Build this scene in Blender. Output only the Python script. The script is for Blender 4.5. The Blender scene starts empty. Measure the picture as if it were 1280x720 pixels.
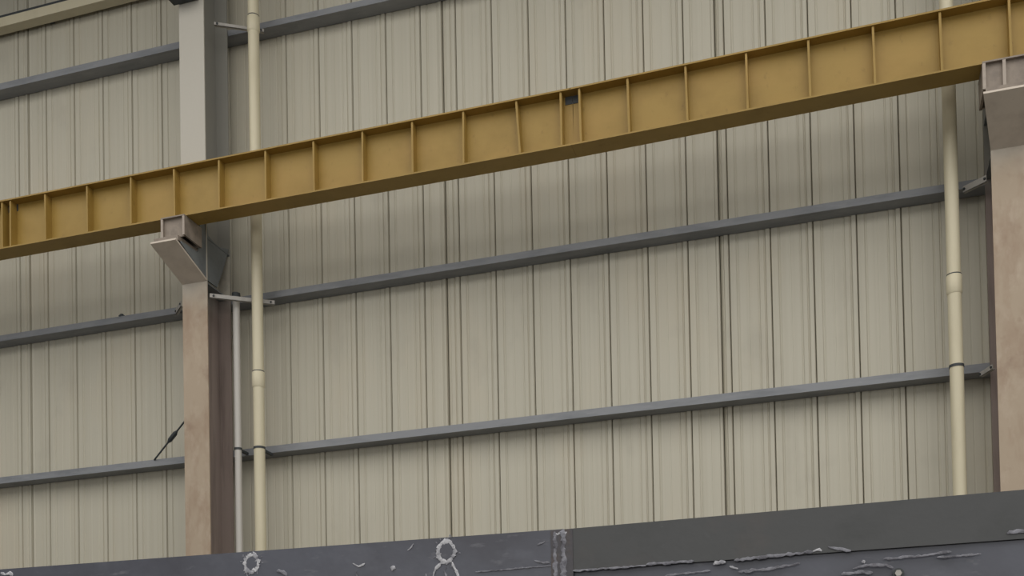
import bpy, bmesh, math, random
from mathutils import Matrix, Vector
random.seed(7)
S = bpy.context.scene
C = S.collection

# ------------------------------------------------------------------ camera
cam = bpy.data.cameras.new('camera')
camo = bpy.data.objects.new('camera', cam)
C.objects.link(camo)
S.camera = camo
Rv = Vector((0.95562027, 0.2939754, -0.01919276))
Uv = Vector((0.0250255, -0.01609187, 0.99955729))
Fv = Vector((-0.29353641, 0.95567752, 0.0227346))
camo.matrix_world = Matrix(((Rv.x, Uv.x, -Fv.x, 0), (Rv.y, Uv.y, -Fv.y, 0), (Rv.z, Uv.z, -Fv.z, 1.6), (0, 0, 0, 1)))
cam.sensor_fit = 'HORIZONTAL'
cam.sensor_width = 36
cam.lens = 1400 / 1280 * 36
cam.shift_y = 566 / 1280
cam.clip_end = 200

# ------------------------------------------------------------------ light
W = bpy.data.worlds.new('world')
S.world = W
W.use_nodes = True
W.node_tree.nodes['Background'].inputs[0].default_value = (0.9, 0.95, 1.0, 1)
W.node_tree.nodes['Background'].inputs[1].default_value = 0.11


def area(name, loc, target, sx, sy, power, col):
    l = bpy.data.lights.new(name, 'AREA')
    l.shape = 'RECTANGLE'
    l.size = sx
    l.size_y = sy
    l.energy = power
    l.color = col
    o = bpy.data.objects.new(name, l)
    C.objects.link(o)
    o.location = loc
    o.rotation_euler = (Vector(target) - Vector(loc)).to_track_quat('-Z', 'Y').to_euler()
    return o


# daylight through the long roof skylights of the hall, plus an added low fill lamp opposite
area('roof_skylights', (3.5, -1.0, 11.0), (3.5, -1.0, 0), 38, 19, 4000, (1.0, 0.98, 0.94))
area('low_fill', (4.0, -13.0, 5.0), (0.0, 9, 5.0), 34, 7, 1200, (1.0, 0.98, 0.94))

S.view_settings.view_transform = 'Standard'
S.view_settings.look = 'None'
S.view_settings.gamma = 1
S.view_settings.use_curve_mapping = False
S.view_settings.exposure = -0.06


# ------------------------------------------------------------------ materials
def srgb(r, g, b):
    f = lambda c: (c / 255 / 12.92) if c / 255 < 0.04045 else ((c / 255 + 0.055) / 1.055) ** 2.4
    return (f(r), f(g), f(b), 1)


def material(name, layers, rough=0.6, metal=0.0, bump=0.0, bscale=40.0, spec=0.4):
    """layers: first a base colour, then (colour, scale xyz, low, high, detail) noise patches mixed over it"""
    m = bpy.data.materials.new(name)
    m.use_nodes = True
    nt = m.node_tree
    N, L = nt.nodes, nt.links
    b = N['Principled BSDF']
    b.inputs['Roughness'].default_value = rough
    b.inputs['Metallic'].default_value = metal
    b.inputs['Specular IOR Level'].default_value = spec
    geo = N.new('ShaderNodeNewGeometry')
    rgb = N.new('ShaderNodeRGB')
    rgb.outputs[0].default_value = layers[0]
    cur = rgb.outputs[0]
    for i, (col, sc, lo, hi, amt) in enumerate(layers[1:]):
        mp = N.new('ShaderNodeMapping')
        mp.inputs['Scale'].default_value = sc
        mp.inputs['Location'].default_value = (3.1 * i + 1.3, 1.7 * i, 2.3 * i)
        L.new(geo.outputs['Position'], mp.inputs['Vector'])
        nz = N.new('ShaderNodeTexNoise')
        nz.inputs['Scale'].default_value = 1
        nz.inputs['Detail'].default_value = 4
        nz.inputs['Roughness'].default_value = 0.62
        L.new(mp.outputs[0], nz.inputs['Vector'])
        mr = N.new('ShaderNodeMapRange')
        mr.inputs['From Min'].default_value = lo
        mr.inputs['From Max'].default_value = hi
        mr.inputs['To Max'].default_value = amt
        L.new(nz.outputs['Fac'], mr.inputs['Value'])
        mx = N.new('ShaderNodeMixRGB')
        mx.inputs[2].default_value = col
        L.new(mr.outputs[0], mx.inputs[0])
        L.new(cur, mx.inputs[1])
        cur = mx.outputs[0]
    L.new(cur, b.inputs['Base Color'])
    if bump:
        nz = N.new('ShaderNodeTexNoise')
        nz.inputs['Scale'].default_value = bscale
        nz.inputs['Detail'].default_value = 3
        L.new(geo.outputs['Position'], nz.inputs['Vector'])
        bp = N.new('ShaderNodeBump')
        bp.inputs['Strength'].default_value = bump
        bp.inputs['Distance'].default_value = 0.01
        L.new(nz.outputs['Fac'], bp.inputs['Height'])
        L.new(bp.outputs[0], b.inputs['Normal'])
    return m


def height_mix(m, col, z0, z1):
    """own paint change of a surface with height (primer below, galvanised above)"""
    nt = m.node_tree
    N, L = nt.nodes, nt.links
    b = N['Principled BSDF']
    src = b.inputs['Base Color'].links[0].from_socket
    geo = N.new('ShaderNodeNewGeometry')
    sp = N.new('ShaderNodeSeparateXYZ')
    L.new(geo.outputs['Position'], sp.inputs[0])
    nz = N.new('ShaderNodeTexNoise')
    nz.inputs['Scale'].default_value = 3.0
    L.new(geo.outputs['Position'], nz.inputs['Vector'])
    ad = N.new('ShaderNodeMath')
    ad.operation = 'MULTIPLY_ADD'
    ad.inputs[1].default_value = 0.5
    L.new(nz.outputs['Fac'], ad.inputs[0])
    L.new(sp.outputs['Z'], ad.inputs[2])
    mr = N.new('ShaderNodeMapRange')
    mr.inputs['From Min'].default_value = z0 + 0.25
    mr.inputs['From Max'].default_value = z1 + 0.25
    L.new(ad.outputs[0], mr.inputs['Value'])
    mx = N.new('ShaderNodeMixRGB')
    L.new(mr.outputs[0], mx.inputs[0])
    L.new(src, mx.inputs[1])
    mx.inputs[2].default_value = col
    L.new(mx.outputs[0], b.inputs['Base Color'])
    return m


M = {}
M['panel'] = material('cream_sheet', [srgb(191, 186, 170),
                                      (srgb(172, 166, 148), (26, 26, .03), .42, .70, .32),
                                      (srgb(196, 186, 165), (1.3, 1.3, .5), .5, .75, .5),
                                      (srgb(150, 144, 132), (1.6, 1.6, .9), .58, .8, .35)], rough=.55, bump=.05, bscale=9)
M['backing'] = material('dark_gap', [srgb(70, 66, 58)], rough=.9)
M['yellow'] = material('ochre_paint', [srgb(158, 129, 64),
                                       (srgb(138, 110, 48), (3, 3, 3), .45, .72, .6),
                                       (srgb(168, 134, 70), (1.1, 1.1, 2), .5, .7, .6),
                                       (srgb(112, 84, 40), (14, 14, 9), .62, .8, .6)], rough=.5, bump=.12, bscale=14)
M['girt'] = material('galvanised_steel', [srgb(136, 138, 142),
                                          (srgb(106, 109, 114), (2, 9, 9), .45, .7, .6),
                                          (srgb(154, 155, 157), (5, 5, 20), .55, .75, .4)], rough=.5, metal=.0, bump=.04)
M['col_front'] = height_mix(material('column_primer', [srgb(174, 157, 137),
                                          (srgb(152, 128, 108), (4, 4, 1.6), .46, .68, .75),
                                          (srgb(190, 174, 156), (9, 9, 5), .52, .72, .5),
                                          (srgb(128, 100, 84), (3, 3, 3), .6, .75, .5)], rough=.65, bump=.1, bscale=25),
                            srgb(192, 187, 176), 6.25, 6.75)
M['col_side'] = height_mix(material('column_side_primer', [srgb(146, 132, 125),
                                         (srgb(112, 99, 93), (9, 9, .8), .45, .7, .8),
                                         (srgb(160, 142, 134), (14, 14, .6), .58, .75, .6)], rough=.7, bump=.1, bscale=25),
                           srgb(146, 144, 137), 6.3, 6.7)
M['corbel'] = material('corbel_primer', [srgb(206, 194, 180), (srgb(184, 171, 158), (6, 6, 6), .45, .7, .6)], rough=.65, bump=.08)
M['zone'] = material('panel_zone_lit_tone', [srgb(190, 184, 170), (srgb(160, 154, 144), (7, 7, 7), .45, .7, .6)], rough=.65)  # paler tone stands for light caught inside the panel zone
M['gusset'] = material('bare_grey_steel', [srgb(120, 124, 126), (srgb(98, 102, 106), (7, 7, 7), .45, .7, .6)], rough=.55)
M['block'] = material('brown_grey_steel', [srgb(146, 134, 122), (srgb(112, 102, 94), (9, 9, 9), .45, .7, .7)], rough=.6)
M['edge'] = material('lit_edge_steel', [srgb(172, 160, 148), (srgb(146, 134, 124), (9, 9, 9), .45, .7, .7)], rough=.6)  # paler block steel, paints the light on front edges
M['pipe'] = material('cream_plastic', [srgb(210, 201, 174), (srgb(188, 178, 150), (5, 5, 1.2), .5, .75, .5)], rough=.4)
M['pipe_white'] = material('off_white_plastic', [srgb(196, 192, 186), (srgb(170, 164, 158), (8, 8, 1.4), .5, .75, .5)], rough=.45)
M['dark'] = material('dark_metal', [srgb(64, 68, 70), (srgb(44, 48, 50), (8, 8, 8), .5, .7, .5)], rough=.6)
M['bar'] = material('pale_steel_bar', [srgb(178, 174, 168), (srgb(140, 134, 126), (9, 9, 9), .5, .7, .5)], rough=.5)
M['plate'] = material('mill_scale_steel', [srgb(86, 88, 98),
                                           (srgb(70, 70, 78), (2.2, 2.2, 3), .42, .65, .8),
                                           (srgb(104, 106, 116), (4, 4, 6), .55, .78, .6),
                                           (srgb(122, 122, 128), (9, 9, 30), .60, .74, .55)], rough=.42, bump=.1, bscale=30, spec=.5)
M['plate_dark'] = material('dark_mill_scale_steel', [srgb(70, 71, 72),
                                           (srgb(84, 77, 74), (2.2, 2.2, 3), .48, .7, .8),
                                           (srgb(58, 60, 60), (4, 4, 6), .5, .72, .7),
                                           (srgb(92, 94, 94), (18, 18, 26), .66, .8, .4)], rough=.45, bump=.1, bscale=30, spec=.5)
M['weld'] = material('weld_metal', [srgb(196, 196, 200), (srgb(130, 130, 138), (30, 30, 30), .42, .62, .9)], rough=.5, bump=.4, bscale=90)
M['weld_dark'] = material('dull_weld_metal', [srgb(134, 134, 142), (srgb(88, 87, 94), (24, 24, 24), .42, .62, .9)], rough=.5, bump=.4, bscale=90)
M['burn'] = material('heat_burnt_steel', [srgb(80, 78, 82), (srgb(92, 80, 74), (18, 18, 12), .48, .66, .7)], rough=.6, bump=.2, bscale=60)
M['roof'] = material('roof_sheet', [srgb(150, 152, 152), (srgb(130, 132, 132), (1, 1, 1), .42, .7, .6)], rough=.6)
M['floor'] = material('concrete', [srgb(100, 97, 92), (srgb(84, 81, 77), (.7, .7, .7), .42, .7, .7)], rough=.7, bump=.05)


# ------------------------------------------------------------------ helpers
def box(bm, a, b):
    x0, y0, z0 = a
    x1, y1, z1 = b
    v = [bm.verts.new(p) for p in ((x0, y0, z0), (x1, y0, z0), (x1, y1, z0), (x0, y1, z0),
                                   (x0, y0, z1), (x1, y0, z1), (x1, y1, z1), (x0, y1, z1))]
    for f in ((0, 3, 2, 1), (4, 5, 6, 7), (0, 1, 5, 4), (1, 2, 6, 5), (2, 3, 7, 6), (3, 0, 4, 7)):
        bm.faces.new([v[i] for i in f])


def prism(bm, pts, off):
    """closed polygon pts extruded by the vector off"""
    off = Vector(off)
    a = [bm.verts.new(Vector(p)) for p in pts]
    b = [bm.verts.new(Vector(p) + off) for p in pts]
    n = len(pts)
    bm.faces.new(a)
    bm.faces.new(b[::-1])
    for i in range(n):
        bm.faces.new((a[i], b[i], b[(i + 1) % n], a[(i + 1) % n]))


def tube(bm, pts, rad, n=12, cap=True):
    pts = [Vector(p) for p in pts]
    rads = rad if isinstance(rad, (list, tuple)) else [rad] * len(pts)
    rings = []
    for i, p in enumerate(pts):
        d = (pts[min(i + 1, len(pts) - 1)] - pts[max(i - 1, 0)]).normalized()
        ref = Vector((0, 0, 1)) if abs(d.z) < .9 else Vector((0, 1, 0))
        e1 = d.cross(ref).normalized()
        e2 = d.cross(e1)
        rings.append([bm.verts.new(p + rads[i] * (math.cos(2 * math.pi * k / n) * e1 + math.sin(2 * math.pi * k / n) * e2)) for k in range(n)])
    for a, b in zip(rings, rings[1:]):
        for k in range(n):
            bm.faces.new((a[k], a[(k + 1) % n], b[(k + 1) % n], b[k]))
    if cap:
        bm.faces.new(rings[0][::-1])
        bm.faces.new(rings[-1])


def mesh(bm, name, smooth=False):
    bmesh.ops.recalc_face_normals(bm, faces=bm.faces)
    me = bpy.data.meshes.new(name)
    bm.to_mesh(me)
    bm.free()
    if smooth:
        for p in me.polygons:
            p.use_smooth = True
        try:
            me.set_sharp_from_angle(angle=math.radians(40))
        except Exception:
            pass
    return me


def obj(name, bm, m, parent=None, smooth=False, loc=None):
    me = mesh(bm, name, smooth) if isinstance(bm, bmesh.types.BMesh) else bm
    if not me.materials:
        me.materials.append(m)
    o = bpy.data.objects.new(name, me)
    C.objects.link(o)
    if parent:
        o.parent = parent
    if loc is not None:
        o.location = loc
    return o


def tag(o, label=None, cat=None, group=None, kind=None):
    if label: o['label'] = label
    if cat: o['category'] = cat
    if group: o['group'] = group
    if kind: o['kind'] = kind
    return o


def thing(name, label, cat, loc=(0, 0, 0), group=None):
    o = bpy.data.objects.new(name, None)
    o.empty_display_size = .1
    C.objects.link(o)
    o.location = loc
    return tag(o, label, cat, group)


def new(): return bmesh.new()


# ------------------------------------------------------------------ setting: floor and sheet wall
bm = new(); box(bm, (-16, -14, -.2), (10, 10.9, 0))
tag(obj('floor', bm, M['floor']), kind='structure')

bm = new(); prism(bm, [(-16, 10.9, 10.75), (-16, -14, 12.6), (-16, -14, 12.75), (-16, 10.9, 10.9)], (26, 0, 0))
tag(obj('ceiling', bm, M['roof']), kind='structure')
WY = 10.45
bm = new(); box(bm, (-12.6, WY + .03, 0), (4.2, WY + .09, 10.72))
wall = tag(obj('wall_back', bm, M['backing']), kind='structure')
P = .37790
X0 = -8.9497


def pan_profile(w0, w1):
    """inner profile (u in pitches, depth towards the hall is negative) between w0 and w1"""
    pts = [(0.006, .011), (0.022, -.005), (0.165, -.005), (0.190, .0055), (0.210, .0055), (0.235, 0), (0.44, 0), (0.45, .002), (0.465, .002), (0.475, 0),
           (0.675, 0), (0.692, .0055), (0.712, .0055), (0.730, -.003), (0.825, -.003), (0.842, .006), (0.864, .006), (0.885, -.011), (0.976, -.011), (0.994, .011)]
    return [p for p in pts if w0 <= p[0] <= w1]


def panel_mesh(w0=0, w1=1):
    bm = new()
    pr = pan_profile(w0, w1)
    if w0 > 0: pr = [(w0 + .012, .02), (w0 + .05, -.004)] + [q for q in pr if q[0] > w0 + .06]
    if w1 < 1: pr = [q for q in pr if q[0] < w1 - .09] + [(w1 - .075, -.010), (w1 - .02, -.010), (w1 - .006, .02)]
    pts = [(u * P, d, 0) for u, d in pr] + [(pr[-1][0] * P, .028, 0), (pr[0][0] * P, .028, 0)]
    prism(bm, pts, (0, 0, 10.6))
    return mesh(bm, 'wall_panel')


full = panel_mesh()
cuts = {0: .34, 6: .90, 13: .615, 20: .775, 27: .78, -7: .5}
for k in range(-9, 34):
    x = X0 + P * k
    if k in cuts:
        c = cuts[k]
        if c < .85:
            obj('wall_panel', panel_mesh(0, c), M['panel'], wall, loc=(x, WY, .1))
            obj('wall_panel', panel_mesh(c, 1), M['panel'], wall, loc=(x, WY, .1))
            continue
    obj('wall_panel', full, M['panel'], wall, loc=(x, WY + random.uniform(-.001, .001), .1))


# ------------------------------------------------------------------ wall girts (C sections)
def girt(x0, x1, ztop, h, label, z1=None, y0=10.27, y1=10.44, lip=.02):
    t = .006
    o = thing('wall_girt', label, 'girt', (x0, y0, ztop - h), 'horizontal galvanised wall girts')
    Lx = x1 - x0
    dz = 0 if z1 is None else z1 - ztop
    D = y1 - y0

    def bar_(name, ya, za, yb, zb):
        bm = new()
        prism(bm, [(0, ya, za), (0, yb, za), (0, yb, zb), (0, ya, zb)], (Lx, 0, dz))
        return obj(name, bm, M['girt'], o)
    bar_('web', t, 0, D - t, t)
    bar_('flange', 0, 0, t, h)
    bar_('flange', D - t, 0, D, h)
    bar_('lip', t, h - t, t + lip, h)
    return o


girt(-11.9, -6.29, 6.552, .066, 'grey steel wall girt left of the left column, just below the yellow beam')
girt(-6.27, 1.305, 6.556, .067, 'long grey wall girt right of the left column, midway up, directly below the yellow beam')
girt(-11.9, -6.29, 4.950, .072, 'lowest grey wall girt left of the left column, a dark rod rising from it')
girt(-6.27, 1.305, 4.952, .072, 'long lowest grey wall girt right of the left column, nearest the dark steel girder', z1=4.962)
girt(-11.9, -6.29, 9.436, .072, 'grey wall girt above the yellow beam, left of the left column', z1=9.405)
girt(-6.27, 1.305, 9.405, .062, 'grey wall girt above the yellow beam at the top edge, right of the left column', z1=9.30)

o = thing('eave_rail', 'cream square rail crossing the top left corner of the sheet wall', 'rail', (-11.9, 10.27, 10.065))
bm = new(); box(bm, (0, 0, 0), (5.6, .12, .105)); obj('rail_tube', bm, M['pipe'], o)
bm = new(); box(bm, (0, .005, .105), (5.6, .168, .135)); obj('shade_strip', bm, M['dark'], o)  # dark strip stands in for the shadow line above the rail
for i in range(4):
    bm = new(); box(bm, (.4 + 1.5 * i, .12, .02), (.46 + 1.5 * i, .168, .08)); obj('spacer', bm, M['dark'], o)


# ------------------------------------------------------------------ columns
def column(cx, label, skew_l, skew_r):
    w, y0, y1, ht = .285, 9.80, 10.255, 10.74
    h = w / 2
    t = thing('steel_column', label, 'column', (cx, 10.03, 0), 'steel H columns of the hall')
    o = Vector((-cx, -10.03, 0))

    def bx(name, a, b, m):
        bm = new(); box(bm, Vector(a) + Vector((0, -10.03, 0)), Vector(b) + Vector((0, -10.03, 0)))
        return obj(name, bm, m, t)
    bx('front_flange', (-h, y0, 0), (h, y0 + .014, ht), M['col_front'])
    bx('rear_flange', (-h, y1 - .014, 0), (h, y1, ht), M['col_side'])
    bx('web', (-.005, y0 + .014, 0), (.005, y1 - .014, ht), M['col_side'])
    bx('base_plate', (-.24, y0 - .1, 0), (.24, y1 + .06, .03), M['dark'])
    bx('rear_lit_panel', (.012, y1 - .020, 6.56), (h - .002, y1 - .014, 6.98), M['zone'])  # added plate, paler to paint the light on the rear flange
    bx('web_lit_panel', (-.009, y0 + .02, 6.56), (.0095, y1 - .016, 7.0), M['zone'])  # web painted paler here as if lit
    for z in (6.535, 7.0):
        for s in (-1, 1):
            a, b = sorted((s * .010, s * (h - .004)))
            bx('stiffener', (a, y0 + .015, z - .012), (b, y1 - .015, z), M['gusset'])
    # corbel carrying the crane beam
    yt, zt, zb = 9.30, 6.745, 6.545

    def pr(name, pts, off, m):
        bm = new(); prism(bm, [Vector(p) + Vector((0, -10.03, 0)) for p in pts], off)
        return obj(name, bm, m, t)
    pr('corbel_soffit', [(-h, y0, zb), (h, y0, zb), (h + skew_r, yt, zt), (-h + skew_l, yt, zt)], (0, .004, .018), M['corbel'])
    pr('corbel_web', [(-.006, y0, zb + .02), (-.006, yt + .05, zt), (-.006, yt + .05, zt + .012), (-.006, y0, zt + .012)], (.012, 0, 0), M['gusset'])
    pr('corbel_seat', [(-h + skew_l + .02, yt + .03, zt + .012), (h - .02, yt + .03, zt + .012), (h - .02, y0, zt + .012), (-h + .02, y0, zt + .012)], (0, 0, .048), M['block'])
    return t


CL, CR = -6.272, 1.3125
colL = column(CL, 'left steel column, brown below and pale grey above the yellow beam', -.026, -.026)
colR = column(CR, 'right steel column cut by the right edge of the picture', -.10, .0)


def bearing(cx, ztop, label, xs):
    z0 = 6.806
    t = thing('bearing_block', label, 'bearing', (cx, 9.5, z0), 'bearing blocks between corbels and crane beam')
    H = ztop - z0
    bm = new(); box(bm, (xs[0], -.125, 0), (xs[-1], -.11, H - .012)); obj('front_plate', bm, M['block'], t)
    bm = new(); box(bm, (xs[0], .12, 0), (xs[-1], .135, H - .012)); obj('rear_plate', bm, M['block'], t)
    for x in xs:
        bm = new(); box(bm, (x - .010, -.15, 0), (x + .010, .15, H - .012)); obj('stiffener', bm, M['block'], t)
        bm = new(); box(bm, (x - .012, -.156, 0), (x + .012, -.15, H - .012)); obj('lit_edge_strip', bm, M['edge'], t)  # pale strip stands in for light on the stiffener's front edge
    bm = new(); box(bm, (xs[0] - .012, -.158, H - .012), (xs[-1] + .012, .15, H)); obj('cap_plate', bm, M['block'], t)
    return t


# bent grey gusset closing the corbel and the panel zone of the left column
bm = new()
prism(bm, [(0, y - 10.03, z) for y, z in ((9.37, 6.76), (9.66, 6.775), (9.70, 7.10), (9.835, 7.12), (9.85, 7.03), (9.966, 7.0), (10.06, 7.005), (10.235, 7.06),
                                          (10.176, 6.913), (10.095, 6.737), (10.0, 6.56), (9.80, 6.562), (9.37, 6.74))], (.010, 0, 0))
obj('gusset_plate', bm, M['gusset'], colL, loc=(.124, 0, 0))


# ------------------------------------------------------------------ yellow crane beam, three lengths
def crane_beam(x0, z0, x1, z1, stiff, label, bent=()):
    H, w = .505, .213
    t = thing('crane_beam', label, 'beam', (x0, 9.483, z0), 'yellow crane runway beam lengths')
    L = math.hypot(x1 - x0, z1 - z0)
    t.rotation_euler = (0, -math.atan2(z1 - z0, x1 - x0), 0)

    def bx(name, a, b):
        bm = new(); box(bm, a, b); return obj(name, bm, M['yellow'], t)
    bx('bottom_flange', (0, -w / 2, 0), (L, w / 2, .014))
    bx('top_flange', (0, -w / 2, H - .014), (L, w / 2, H))
    # web with small cope holes under the top flange at its ends
    c = .07
    bm = new()
    prism(bm, [(0, -.004, .014), (L, -.004, .014), (L, -.004, H - .014 - c), (L - c, -.004, H - .014 - c), (L - c, -.004, H - .014),
               (c, -.004, H - .014), (c, -.004, H - .014 - c), (0, -.004, H - .014 - c)], (0, .008, 0))
    obj('web', bm, M['yellow'], t)
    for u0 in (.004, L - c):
        bm = new(); box(bm, (u0, -.009, H - .014 - c), (u0 + c - .004, -.001, H - .016)); obj('cope_shade_plate', bm, M['dark'], t)  # added dark plate stands in for deep shade inside the cope hole
    for s in stiff:
        u = s - x0
        bm = new()
        k = .028 if s in bent else random.uniform(-.004, .004)
        q = .009
        prism(bm, [(-q, -w / 2 + .012, H - .015), (q, -w / 2 + .012, H - .015), (q + k, -w / 2 + .012, .022), (-q + k, -w / 2 + .012, .022)], (0, w / 2 - .016, 0))
        obj('stiffener', bm, M['yellow'], t, loc=(u, 0, 0))
    return t


SL = [-8.166, -7.738, -7.234, -6.720, -6.228, -5.728, -5.226, -4.721, -4.220, -3.726, -3.232, -2.735, -2.329]
SR = [-2.155, -1.729, -1.232, -.727, -.226, .279, .784, 1.289, 1.79, 2.29, 2.79]
crane_beam(-11.8, 7.02, -8.214, 7.017, [-11.5, -11, -10.5, -10, -9.5, -9, -8.6, -8.268], 'short end of yellow crane beam left of the joint at the left edge')
crane_beam(-8.212, 7.016, -2.2385, 6.990, SL, 'long yellow crane beam length from left edge over the left column to the mid joint', bent=(-2.735,))
crane_beam(-2.237, 6.990, 3.4, 7.050, SR, 'yellow crane beam length from mid joint rising to the right column')
bearing(-6.213, 7.004, 'small steel bearing block on the left column corbel under the yellow beam', (-.125, .115))
bearing(1.30, 7.024, 'small steel bearing block on the right column corbel under the yellow beam', (-.215, -.07, .14))

# dark box high on the left column
t = thing('junction_box', 'dark box fixed high on the left column at the top edge', 'box', (-6.30, 9.79, 9.425))
bm = new(); box(bm, (-.165, -.19, 0), (.125, -.002, .42)); obj('housing', bm, M['dark'], t)
bm = new(); box(bm, (-.175, -.205, .40), (.135, 0, .43)); obj('lid', bm, M['gusset'], t)
bm = new(); tube(bm, [(-.02, -.09, .43), (-.02, -.09, .9), (-.02, -.02, 1.0)], .02, 8); obj('conduit', bm, M['dark'], t, True)


# ------------------------------------------------------------------ downpipes
def downpipe(x, y, r, sockets, clamps, label, m, ztop, name='downpipe', cap=False):
    t = thing(name, label, 'pipe', (x, y, 0))
    bm = new(); tube(bm, [(0, 0, 0), (0, 0, ztop)], r, 24); obj('pipe_run', bm, m, t, True)
    for z in sockets:
        bm = new(); tube(bm, [(0, 0, z - .16), (0, 0, z - .145), (0, 0, z - .006), (0, 0, z)], [r + .001, r + .008, r + .008, r + .003], 24)
        obj('socket', bm, m, t, True)
        bm = new(); tube(bm, [(0, 0, z), (0, 0, z + .010)], r + .0022, 24); obj('joint_ring', bm, M['dark'], t, True)
    for z in clamps:
        bm = new(); tube(bm, [(0, 0, z - .011), (0, 0, z + .011)], r + .004, 24); obj('clamp_band', bm, M['dark'], t, True)
        bm = new(); box(bm, (-.015, r, z - .011), (.015, 10.275 - y, z + .011)); obj('clamp_arm', bm, M['dark'], t)
    if cap:
        bm = new(); tube(bm, [(0, 0, ztop - .01), (0, 0, ztop + .05)], [r + .012, r + .006], 16); obj('end_cap', bm, M['dark'], t, True)
    return t


downpipe(-5.688, 10.02, .0565, (9.285, 5.635, 1.98), (4.862,), 'tall cream downpipe just right of the left column', M['pipe'], 10.72)
downpipe(.884, 10.02, .0565, (9.3, 5.647, 1.98), (4.879,), 'tall cream downpipe just left of the right column', M['pipe'], 10.72)
downpipe(-5.972, 10.09, .036, (), (4.9,), 'thin off-white pipe between left column and cream downpipe, ending at a bar', M['pipe_white'], 6.46, 'thin_pipe', True)


# ------------------------------------------------------------------ braces, clips and rods
def brace(name, a, b, h, label, m=None, cat='bar'):
    a, b = Vector(a), Vector(b)
    t = thing(name, label, cat, a)
    d = b - a
    n = Vector((d.y, -d.x, 0)).normalized() * .004
    bm = new()
    z = Vector((0, 0, h))
    prism(bm, [-n, n, n + z, -n + z], d)
    obj('leg', bm, m or M['bar'], t)
    e = n / .004 * -.03
    bm = new()
    prism(bm, [n, n + e, n + e + Vector((0, 0, .005)), n + Vector((0, 0, .005))], d)
    obj('leg', bm, m or M['bar'], t)
    for f in (.06, .94):
        bm = new(); p = d * f + Vector((0, 0, h / 2)) + n
        tube(bm, [p - n * .5, p + n * 2.5], .011, 6); obj('bolt', bm, M['dark'], t)
    return t


brace('brace_bar', (-6.126, 9.84, 6.39), (-5.60, 10.215, 6.39), .042, 'pale steel bar from the left column to the cream downpipe, below the yellow beam')
brace('brace_bar', (-6.126, 9.99, 9.28), (-5.70, 10.255, 9.28), .032, 'pale steel bar from the left column to the cream downpipe, above the yellow beam')
brace('brace_bar', (.995, 10.22, 6.43), (1.165, 10.08, 6.43), .055, 'short pale bar beside the right column, from the girt end up to its corbel')
brace('girt_clip', (1.09, 10.265, 4.845), (1.17, 10.09, 4.845), .04, 'small pale clip on the lowest girt end beside the right column', cat='clip')
brace('girt_clip', (-6.80, 10.262, 6.475), (-6.63, 10.10, 6.475), .055, 'small pale clip on the girt end left of the left column', cat='clip')

t = thing('tie_rod', 'thin dark tie rod leaning from the lowest left girt to the left column', 'rod', (-7.09, 10.265, 4.945))
a, b = Vector((0, 0, 0)), Vector((.69, -.24, .44))
bm = new(); tube(bm, [a, b], .009, 8); obj('rod', bm, M['dark'], t, True)
bm = new(); tube(bm, [a + (b - a) * p for p in (.33, .37, .49, .53)], [.012, .024, .024, .012], 8); obj('turnbuckle', bm, M['dark'], t, True)
t = thing('beam_bolt', 'small dark bolt head on the girt left of the left column', 'bolt', (-7.50, 10.30, 6.55))
bm = new(); tube(bm, [(0, 0, 0), (0, 0, .02)], .035, 8); obj('washer', bm, M['dark'], t)
bm = new(); tube(bm, [(0, 0, .02), (0, 0, .035)], .02, 6); obj('head', bm, M['dark'], t)

# ------------------------------------------------------------------ dark steel girder in the foreground
G = thing('steel_girder', 'dark grey welded steel girder in the foreground with scorched rings', 'girder', (-.9, 3.5, 0))


def gp(name, x0, x1, ya, yb, z0, z1l, z1r, m):
    bm = new()
    prism(bm, [(x0 + .9, ya - 3.5, z0), (x1 + .9, ya - 3.5, z0), (x1 + .9, ya - 3.5, z1r), (x0 + .9, ya - 3.5, z1l)], (0, yb - ya, 0))
    return obj(name, bm, m, G)


gp('side_plate', -4.4, -.885, 3.5, 3.53, 0, 2.403, 2.364, M['plate'])
gp('edge_plate', -.884, 1.9, 3.5, 3.53, 2.226, 2.363, 2.372, M['plate_dark'])
gp('side_plate', -.884, 1.9, 3.512, 3.53, 0, 2.225, 2.225, M['plate'])
gp('rear_plate', -4.4, 1.9, 3.86, 3.89, 0, 2.30, 2.30, M['plate_dark'])
gp('top_plate', -4.4, 1.9, 3.53, 3.86, 2.28, 2.30, 2.30, M['plate_dark'])
gp('bottom_plate', -4.4, 1.9, 3.47, 3.92, 0, .03, .03, M['plate_dark'])
# splice strip and its two vertical weld beads


def bead(name, pts, r, m, seed=0, n=7, step=.008, flat=.5):
    """an uneven weld bead along a polyline in the plane of the plate (x, z)"""
    rnd = random.Random(seed)
    P_, R_ = [], []
    for (xa, za), (xb, zb) in zip(pts, pts[1:]):
        L = math.hypot(xb - xa, zb - za)
        k = max(2, int(L / step))
        for i in range(k):
            f = i / k
            P_.append((xa + (xb - xa) * f + .9 + rnd.uniform(-.3, .3) * r, -.001, za + (zb - za) * f + rnd.uniform(-.3, .3) * r))
            R_.append(r * rnd.uniform(.45, 1.1))
    P_.append((pts[-1][0] + .9, 0, pts[-1][1])); R_.append(r * .4)
    R_[0] *= .4
    bm = new(); tube(bm, P_, R_, n)
    for v in bm.verts:
        v.co.y = v.co.y * flat - .0015
    return obj(name, bm, m, G, True)


gp('splice_strip', -.93, -.857, 3.4975, 3.5, 1.2, 2.362, 2.362, M['burn'])
bead('weld_bead', [(-.915, 2.355), (-.917, 2.15)], .009, M['weld_dark'], 1)
bead('weld_bead', [(-.888, 2.36), (-.890, 2.15)], .011, M['weld_dark'], 2)
bead('weld_bead', [(-.915, 2.352), (-.905, 2.346), (-.896, 2.352), (-.884, 2.346), (-.875, 2.353)], .005, M['weld'], 3)


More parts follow.
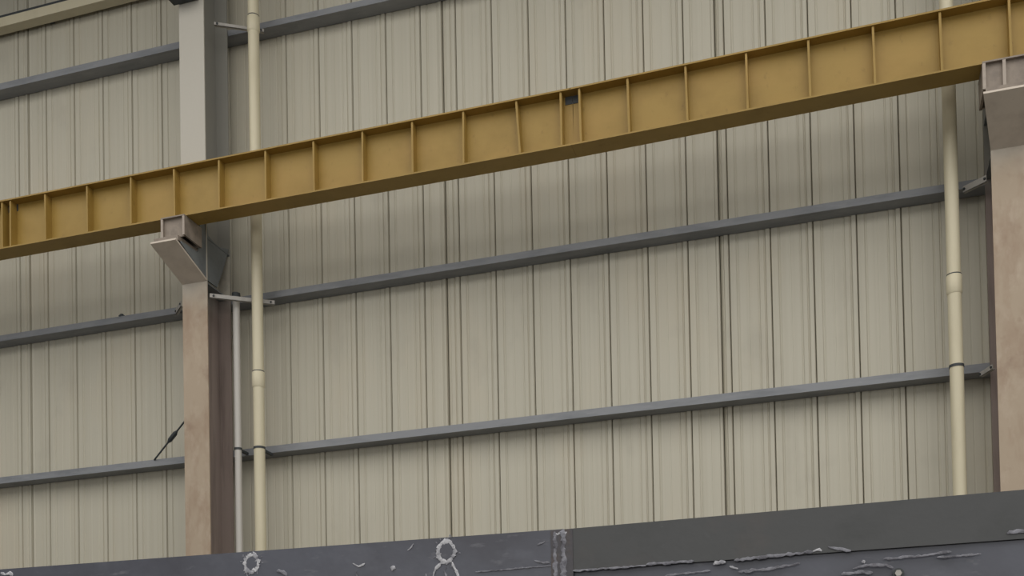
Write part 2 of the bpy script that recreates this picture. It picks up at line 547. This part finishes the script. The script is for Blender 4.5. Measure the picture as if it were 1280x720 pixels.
def ring(cx, cz, rx, rz, r, seed):
    rnd = random.Random(seed)
    pts = []
    for i in range(27):
        a = 2 * math.pi * i / 26 + .6
        k = 1 + rnd.uniform(-.07, .07)
        pts.append((cx + rx * k * math.cos(a), cz + rz * k * math.sin(a)))
    bead('scorch_ring', pts, r, M['weld'], seed, 9, .006, .22)
    bm = new()
    tube(bm, [(cx + .9, -.0005, cz), (cx + .9, -.003, cz)], [1, 1], 20)
    for v in bm.verts:
        v.co.x = cx + .9 + (v.co.x - cx - .9) * rx * .8
        v.co.z = cz + (v.co.z - cz) * rz * .8
    obj('scorch_disc', bm, M['plate'], G)
    for i in range(16):
        a = rnd.uniform(0, 6.28)
        q = rnd.uniform(1.15, 1.5)
        bead('spatter', [(cx + rx * q * math.cos(a), cz + rz * q * math.sin(a)), (cx + rx * (q + .25) * math.cos(a), cz + rz * (q + .25) * math.sin(a))], .0022, M['weld_dark'], seed + i, 5)


ring(-2.023, 2.334, .027, .029, .010, 11)
ring(-1.291, 2.321, .029, .035, .010, 31)
bead('weld_drip', [(-1.312, 2.283), (-1.332, 2.262), (-1.343, 2.235), (-1.350, 2.19)], .006, M['weld'], 5)
bead('weld_drip', [(-1.272, 2.283), (-1.262, 2.262), (-1.252, 2.24), (-1.250, 2.2)], .006, M['weld'], 6)
bead('weld_drip', [(-1.365, 2.253), (-1.36, 2.23), (-1.37, 2.2)], .006, M['weld_dark'], 7)
bead('weld_drip', [(-1.30, 2.256), (-1.288, 2.225), (-1.30, 2.19)], .005, M['weld_dark'], 8)
bead('weld_drip', [(-2.045, 2.30), (-2.04, 2.285), (-2.0, 2.27), (-1.97, 2.262)], .005, M['weld_dark'], 9)
bead('weld_drip', [(-1.925, 2.30), (-1.90, 2.296), (-1.885, 2.28)], .007, M['weld_dark'], 10)
bead('spatter', [(-1.49, 2.283), (-1.476, 2.281)], .014, M['weld'], 12, 8)
bead('spatter', [(-1.43, 2.335), (-1.415, 2.346), (-1.408, 2.356)], .003, M['weld'], 13)
bead('spatter', [(-1.632, 2.305), (-1.612, 2.293), (-1.60, 2.297), (-1.588, 2.302)], .004, M['weld'], 14)
bead('spatter', [(-1.622, 2.28), (-1.618, 2.25)], .004, M['weld_dark'], 15)
bead('spatter', [(-3.10, 2.375), (-3.08, 2.366), (-3.06, 2.372), (-3.045, 2.36)], .008, M['weld'], 16)
bead('spatter', [(-.975, 2.318), (-.95, 2.328)], .0035, M['weld_dark'], 17)
bead('spatter', [(-.985, 2.268), (-.955, 2.258), (-.935, 2.258)], .005, M['weld_dark'], 18)
bead('weld_bead', [(-1.19, 2.245), (-1.06, 2.246), (-.93, 2.248)], .003, M['weld_dark'], 20)
# broken weld bead along the lower edge of the edge plate
for i, (pts, r, m) in enumerate([
        ([(-.86, 2.225), (-.75, 2.226), (-.62, 2.226)], .004, 'weld_dark'),
        ([(-.62, 2.230), (-.47, 2.229)], .006, 'weld_dark'),
        ([(-.41, 2.216), (-.385, 2.222), (-.372, 2.219)], .008, 'weld'),
        ([(-.345, 2.222), (-.27, 2.226), (-.20, 2.229), (-.11, 2.231)], .006, 'weld_dark'),
        ([(-.11, 2.232), (-.098, 2.238), (-.085, 2.232)], .006, 'weld'),
        ([(-.065, 2.243), (-.05, 2.240), (-.02, 2.230), (0, 2.226)], .006, 'weld_dark'),
        ([(-.335, 2.186), (-.25, 2.188), (-.19, 2.195), (-.15, 2.199)], .006, 'weld_dark'),
        ([(-.36, 2.205), (-.335, 2.196)], .006, 'weld'),
        ([(-.56, 2.19), (-.42, 2.196)], .004, 'weld_dark'),
        ([(.005, 2.172), (.05, 2.18), (.10, 2.176), (.118, 2.166)], .006, 'weld_dark'),
        ([(-.03, 2.158), (.02, 2.160), (.06, 2.157)], .006, 'weld_dark'),
        ([(.03, 2.190), (.038, 2.194)], .008, 'weld'),
        ([(.09, 2.195), (.19, 2.196), (.28, 2.202)], .005, 'weld_dark'),
        ([(.24, 2.188), (.36, 2.190)], .004, 'weld_dark'),
        ([(.43, 2.245), (.49, 2.247)], .008, 'weld_dark')]):
    bead('weld_bead', pts, r, M[m], 40 + i)
bm = new(); tube(bm, [(0, .011, 0), (0, -.004, 0)], .017, 16); b_ = obj('washer', bm, M['dark'], G, loc=(.132 + .9, 0, 2.148))
bm = new(); tube(bm, [(0, -.004, 0), (0, -.018, 0)], .010, 6); obj('bolt_head', bm, M['bar'], G, loc=(.132 + .9, 0, 2.148))
